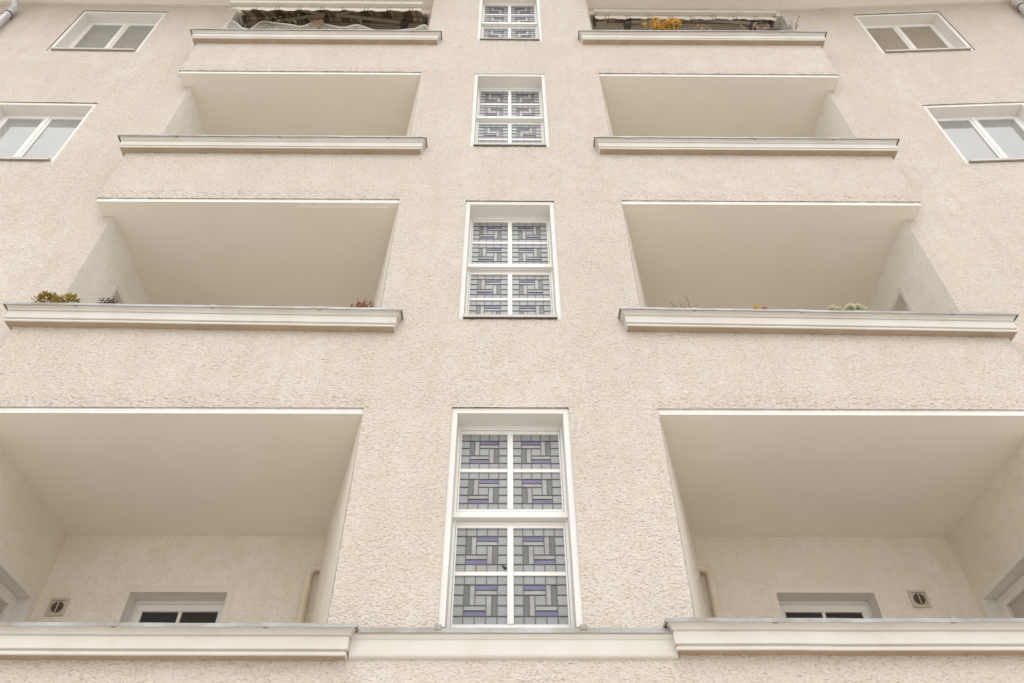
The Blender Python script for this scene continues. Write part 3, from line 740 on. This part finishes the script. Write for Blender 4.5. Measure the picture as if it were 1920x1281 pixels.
# left balcony, top floor, behind the net
o = plant('green_box_plants', 'green balcony plants growing behind the slack bird net', 'plant', -3.05, .29, 12.30, 1.9)
st = MB(); lf = MB()
for q in range(90):
    cx = random.choice((-.75, -.66, -.55, -.45, -.18, -.1, .0, .45, .75, .1)) + random.gauss(0, .05)
    h = .93 + random.gauss(0, .09) - (.12 if cx > .3 else 0)
    t = Vector((cx + random.gauss(0, .05), random.gauss(0, .05), h)); st.tube([(cx, 0, -.11), t], [.004, .002], 5)
    for j in range(16): leaf(lf, Vector((cx, 0, -.11)).lerp(t, random.uniform(.65, 1.02)), (random.gauss(0, 1), random.gauss(0, 1), random.gauss(.3, .6)), .065, .026, 0 if random.random() < .7 else 1)
st.build('stems', 'lf_green', o); lf.build('foliage', ['lf_green', 'lf_pale'], o, fix=False)
o = plant('dried_flower', 'tall pinkish dried flower stalks before the half open awning', 'flower', -2.86, YP, 12.285, .2)
st = MB(); lf = MB()
for dx, h in ((-.06, .62), (-.03, .68), (.02, .70), (.06, .66), (-.10, .58), (.09, .57)):
    st.tube([(0, 0, -.11), (dx * .3, 0, .3), (dx, 0, h)], [.006, .005, .004], 5)
    for j in range(9): leaf(lf, Vector((dx * .3, 0, .3)).lerp(Vector((dx, 0, h)), .35 + .08 * j), (random.gauss(0, 1), 0, .6), .04, .014)
st.build('stems', 'stem', o); lf.build('blossom', 'fl_pink', o, fix=False)

# ------------------------------------------------------------------ ground
g = MB(); g.face([(-150, -150, 0), (150, -150, 0), (150, 150, 0), (-150, 150, 0)]); tag(g.build('ground', 'pave', fix=False), kind='structure')

# ------------------------------------------------------------------ light
w = bpy.data.worlds.new('World'); SC.world = w; w.use_nodes = True
nt = w.node_tree; bg = nt.nodes['Background']
sky = nt.nodes.new('ShaderNodeTexSky'); sky.sky_type = 'NISHITA'; sky.sun_disc = False
SUN_EL, SUN_AZ = 52, 180       # azimuth from +y clockwise: the sun hides behind cloud in front of the facade
sky.sun_elevation = R(SUN_EL); sky.sun_rotation = R(SUN_AZ); sky.air_density = 1.0; sky.dust_density = 5.0; sky.ozone_density = 1.0
hs = nt.nodes.new('ShaderNodeHueSaturation'); hs.inputs['Saturation'].default_value = .12
nt.links.new(sky.outputs[0], hs.inputs['Color']); oc = nt.nodes.new('ShaderNodeMix'); oc.data_type = 'RGBA'; oc.inputs[0].default_value = .5      # even cloud cover mixed into the clear sky
oc.inputs[7].default_value = (4.6, 4.6, 4.6, 1); nt.links.new(hs.outputs[0], oc.inputs[6]); nt.links.new(oc.outputs[2], bg.inputs[0]); bg.inputs[1].default_value = .15
l = bpy.data.lights.new('sun', 'SUN'); l.energy = 1.5; l.angle = R(140); l.color = (1, .98, .95)
lo = bpy.data.objects.new('sun', l); COL.objects.link(lo)
a, e = R(SUN_AZ), R(SUN_EL)
d = Vector((math.sin(a) * math.cos(e), math.cos(a) * math.cos(e), math.sin(e)))
lo.rotation_euler = (-d).to_track_quat('-Z', 'Y').to_euler(); lo.location = d * 40

# ------------------------------------------------------------------ camera
cam = bpy.data.cameras.new('camera'); co = bpy.data.objects.new('camera', cam); COL.objects.link(co); SC.camera = co
th, ps, ro = R(44.1032), R(.6303), R(-.2333)
F = Vector((math.sin(ps) * math.cos(th), math.cos(ps) * math.cos(th), math.sin(th))); Rt = Vector((math.cos(ps), -math.sin(ps), 0)); U = Rt.cross(F)
R2 = Rt * math.cos(ro) + U * math.sin(ro); U2 = U * math.cos(ro) - Rt * math.sin(ro)
mx = Matrix((R2, U2, -F)).transposed().to_4x4(); mx.translation = Vector((-.0433, -4.7, 1.6)); co.matrix_world = mx
cam.sensor_width = 36; cam.lens = 1417.65 / 1920 * 36; cam.clip_end = 1000; cam.clip_start = .05

SC.view_settings.view_transform = 'Standard'; SC.view_settings.look = 'None'; SC.view_settings.gamma = 1; SC.view_settings.exposure = .15
SC.cycles.max_bounces = 10; SC.cycles.diffuse_bounces = 6
SC.cycles.use_denoising = True
